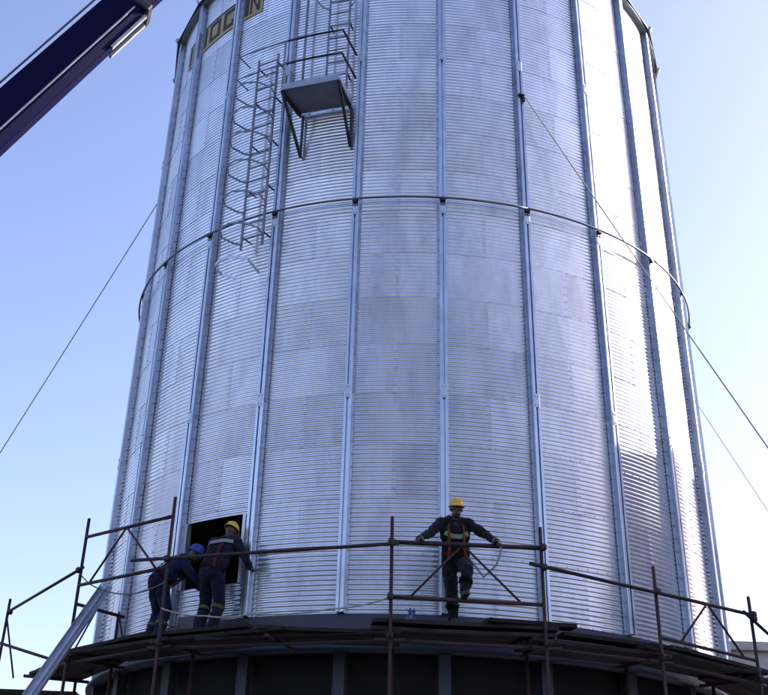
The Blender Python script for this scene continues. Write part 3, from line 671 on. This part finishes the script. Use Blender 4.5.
# three workers
J1 = dict(pelvis=(0, 0, .88), chest=(-.01, .03, 1.17), neck=(-.01, .07, 1.395), head=(0, .11, 1.525), look=(.1, 1.2, 1.35),
          shR=(.19, .05, 1.345), elR=(.38, .16, 1.19), wrR=(.485, .37, 1.045), handR=(.53, .47, 1.01), gripR=(0, .5, -.9),
          shL=(-.20, .05, 1.345), elL=(-.37, .19, 1.16), wrL=(-.53, .375, 1.022), handL=(-.59, .465, .985), gripL=(0, .5, -.9),
          hipL=(-.09, 0, .84), knL=(-.065, .05, .46), anL=(-.04, -.02, .10), toeL=(-.06, .25, .03),
          hipR=(.09, 0, .84), knR=(.10, .37, .66), anR=(.05, .40, .37), toeR=(.06, .75, .35))
b1 = pol(6.0, 6.06, 4.82)
root, j, T, strap, Ht, cv, tf, tw, td = person('person', b1, 6.0, 1, J1, 'worker in dark coverall and yellow hard hat facing out, hands spread on the rail', M['cloth_dark'], M['hat_yellow'], M['orange'], M['cloth_dark'], 'cuff')
bm = NB(); strap([T(-.16, .14, Ht + .03), T(-.06, .168, Ht - .02), T(.06, .168, Ht - .02), T(.16, .14, Ht + .03)], M['hivis'], .06, 'chest_band')
bm = NB(); path(bm, [j['wrR'] + Vector((.05, -.06, .0)), j['wrR'] + Vector((.06, -.03, -.14)), j['wrR'] + Vector((.0, .05, -.30)), j['wrR'] + Vector((-.16, .2, -.42)), T(.16, .1, .02)], .012, 8); sub('lanyard', bm, M['webgrey'], cv)
J2 = dict(pelvis=(-.05, -.04, .87), chest=(-.01, .05, 1.16), neck=(.03, .13, 1.385), head=(.05, .19, 1.505), look=(-.05, 1.2, 1.1),
          shR=(.22, .10, 1.335), elR=(.36, .17, 1.09), wrR=(.30, .38, 1.02), handR=(.26, .48, 1.0), gripR=(-.3, .5, -.5),
          shL=(-.18, .10, 1.325), elL=(-.29, .22, 1.07), wrL=(-.33, .33, .85), handL=(-.34, .38, .76), gripL=(.3, .6, -.1),
          hipL=(-.14, -.03, .83), knL=(-.21, .10, .46), anL=(-.20, -.02, .10), toeL=(-.22, .25, .03),
          hipR=(.04, -.03, .83), knR=(.06, .06, .46), anR=(.01, -.02, .10), toeR=(.04, .25, .03))
b2 = pol(-27.2, 5.92, 4.75)
root, j, T, strap, Ht, cv, tf, tw, td = person('person', b2, -26.3, -1, J2, 'worker in navy coverall and yellow hard hat with his back turned at the dark opening', M['cloth_navy'], M['hat_yellow'], M['red'], M['hivis'], 'cuff', .86)
strap([T(-.22, -.06, Ht + .13), T(-.12, -.152, Ht + .11), T(0, -.165, Ht + .10), T(.12, -.152, Ht + .11), T(.22, -.06, Ht + .13)], M['greytape'], .05, 'shoulder_band')
J3 = dict(pelvis=(-.02, -.10, .84), chest=(.13, .08, 1.05), neck=(.24, .20, 1.20), head=(.31, .25, 1.265), look=(.9, .75, .95),
          shR=(.28, .02, 1.15), elR=(.45, .10, .92), wrR=(.55, .25, .80), handR=(.60, .32, .76), gripR=(.2, .3, -.9),
          shL=(.05, .24, 1.17), elL=(.18, .38, .92), wrL=(.38, .42, .78), handL=(.47, .42, .74), gripL=(.2, .3, -.9),
          hipL=(-.10, -.08, .80), knL=(-.12, .05, .45), anL=(-.13, -.05, .10), toeL=(-.08, .2, .03),
          hipR=(.06, -.12, .80), knR=(.10, .0, .45), anR=(.08, -.10, .10), toeR=(.16, .14, .03))
b3 = pol(-35.6, 6.02, 4.715)
root, j, T, strap, Ht, cv, tf, tw, td = person('person', b3, -35.0, -1, J3, 'worker in blue coverall and blue hard hat stooping towards the opening', M['cloth_blue'], M['hat_blue'], M['red'], M['hivis'], 'cuff')
strap([T(-.2, -.08, Ht + .10), T(-.1, -.155, Ht + .08), T(.1, -.155, Ht + .08), T(.2, -.08, Ht + .10)], M['greytape'], .05, 'shoulder_band')

# ------------------------------------------------------------------ mobile crane: only its boom reaches into the picture
cr = empty('mobile_crane', (-10, -16, 0)); tag(cr, 'dark navy telescopic crane boom rising across the upper left corner', 'crane')
q0 = CAM + ray(0, 124)*11; q1 = CAM + ray(105, 29)*11.75; bd = (q1 - q0).normalized()
piv = q0 - bd*((q0.z - 2.5)/bd.z)
bs = bd.cross(_Z).normalized(); bu = bs.cross(bd)
def along(s): return piv + bd*s
Lc = (q0 - piv).length + (q1 - q0).length*1.28
def boomsec(s0, s1, h, w, mname, nm, k0=1, k1=1):
    bm = NB(); A = []
    for s, k in ((s0, k0), (s1, k1)):
        A.append([bm.verts.new(along(s) + bs*x*w*k/2 + bu*y*h*k/2) for x, y in ((-1, 1), (1, 1), (1, -.55), (.55, -1), (-.55, -1), (-1, -.55))])
    for i in range(6): bm.faces.new((A[0][i], A[0][(i+1) % 6], A[1][(i+1) % 6], A[1][i]))
    bm.faces.new(A[0][::-1]); bm.faces.new(A[1]); bmesh.ops.recalc_face_normals(bm, faces=bm.faces)
    bmesh.ops.bevel(bm, geom=bm.edges[:], offset=.015, segments=2, affect='EDGES'); return part(nm, bm, M[mname], cr)
BH, BW = .40, .27
b0 = boomsec(-.6, Lc, BH, BW, 'navy', 'boom', 1.16, 1.0)
boomsec(Lc - .5, Lc + 7, BH*.84, BW*.84, 'navy', 'boom_extension')
bm = NB(); box(bm, along(Lc), bs, bu, bd, BW + .03, BH + .04, .09); bev(bm, .015); sub('boom_collar', bm, M['dark_steel'], b0)
for sx in (-1, 1):
    bm = NB(); p, q = along(-.4) + bs*sx*(BW/2 + .004) - bu*BH*.235, along(Lc - .1) + bs*sx*(BW/2 + .004) - bu*BH*.235; box(bm, (p + q)/2, bd, bs, bu, (q - p).length, .012, .014); sub('weld_ridge', bm, M['boomlight'], b0)
    bm = NB(); p, q = along(Lc - .62) + bs*sx*BW*.26 - bu*(BH/2 + .018), along(Lc - .07) + bs*sx*BW*.26 - bu*(BH/2 + .018); box(bm, (p + q)/2, bd, bs, bu, (q - p).length, .04, .03); sub('pale_strip', bm, M['boomlight'], b0)  # short pale strip along the boom's lower edge by the collar
bm = NB(); path(bm, [along(.2) + bu*(BH/2 + .10), along(Lc + 7) + bu*(BH*.42 + .14)], .011, 6); part('hoist_cable', bm, M['wire'], cr)
bm = NB(); box(bm, along(Lc + 7.1), bs, bu, bd, .4, .6, .4); bev(bm, .04); part('boom_head', bm, M['navy'], cr)
X0, Y0 = piv.x, piv.y
bm = NB(); abox(bm, (X0 - .1, Y0 - .4, 1.9), (2.0, 2.4, 1.0)); bev(bm, .08, 2); part('turret', bm, M['navy'], cr)
bm = NB(); abox(bm, (X0 - .1, Y0 - 1.5, 1.15), (2.3, 9.5, .5)); bev(bm, .04); part('chassis', bm, M['chassis'], cr)
bm = NB(); abox(bm, (X0 - .1, Y0 - 5.4, 1.85), (2.3, 1.7, 1.4)); bev(bm, .12, 2); cabp = part('cab', bm, M['truck'], cr)
bm = NB(); abox(bm, (X0 - .1, Y0 - 6.26, 2.15), (1.9, .03, .6)); sub('windscreen', bm, M['bglass'], cabp)
for yy in (-5.4, -2.6, .6, 1.9):
    for sx in (-1, 1):
        bm = NB(); tube(bm, (X0 - .1 + sx*1.2, Y0 + yy, .52), (X0 - .1 + sx*.85, Y0 + yy, .52), .52, 24); bev(bm, .03); part('wheel', bm, M['tyre'], cr)

# ------------------------------------------------------------------ neighbours
u_ = Vector((_s(R_(SUN_T)), -_c(R_(SUN_T)), 0)); v_ = Vector((-u_.y, u_.x, 0)); v_ = v_ if v_.y < 0 else -v_
cN = u_*15 + v_*9; rN, eN = 6.0, 12.2
nb = empty('round_silo', cN); tag(nb, 'smaller round galvanised silo with conical roof standing in the yard to the right', 'silo')
bm = NB(); tube(bm, cN, cN + Vector((0, 0, eN)), rN, 48); part('wall', bm, M['galv_dull'], nb)
bm = NB(); tube(bm, cN + Vector((0, 0, eN)), cN + Vector((0, 0, eN + 6)), rN + .12, 48, .1); part('roof', bm, M['broof'], nb)
bm = NB(); tube(bm, cN + Vector((0, 0, 4)), cN + Vector((0, 0, 4.1)), rN + .06, 48); part('tie_band', bm, M['dark_steel'], nb)

wh = empty('warehouse', (24, 38, 0)); tag(wh, 'pale flat roofed warehouse beyond the scaffold at the right edge', 'building')
YW, X1, X2, HW = 38., 9., 42., 13.2
bm = NB(); abox(bm, ((X1 + X2)/2, YW + 8, HW/2), (X2 - X1, 16, HW)); part('wall', bm, M['bwall'], wh)
bm = NB(); abox(bm, ((X1 + X2)/2, YW + 8, HW + .2), (X2 - X1 + .8, 16.8, .4)); part('parapet', bm, M['bwall'], wh)
bm = NB(); abox(bm, ((X1 + X2)/2, YW - .06, HW - 1.15), (X2 - X1, .12, .14)); part('string_course', bm, M['galv_dull'], wh)
x = X1 + 1.2
while x < X2 - 1:
    for zc in (10.2, 6.6, 3.0):
        bm = NB(); abox(bm, (x + .7, YW - .02, zc), (1.6, .06, 1.5)); wi = part('window', bm, M['bwall'], wh)
        bm = NB(); abox(bm, (x + .7, YW - .055, zc), (1.3, .03, 1.2)); sub('pane', bm, M['bglass'], wi)
        bm = NB(); abox(bm, (x + .7, YW - .12, zc - .8), (1.8, .2, .08)); sub('sill', bm, M['bwall'], wi)
    x += 2.7
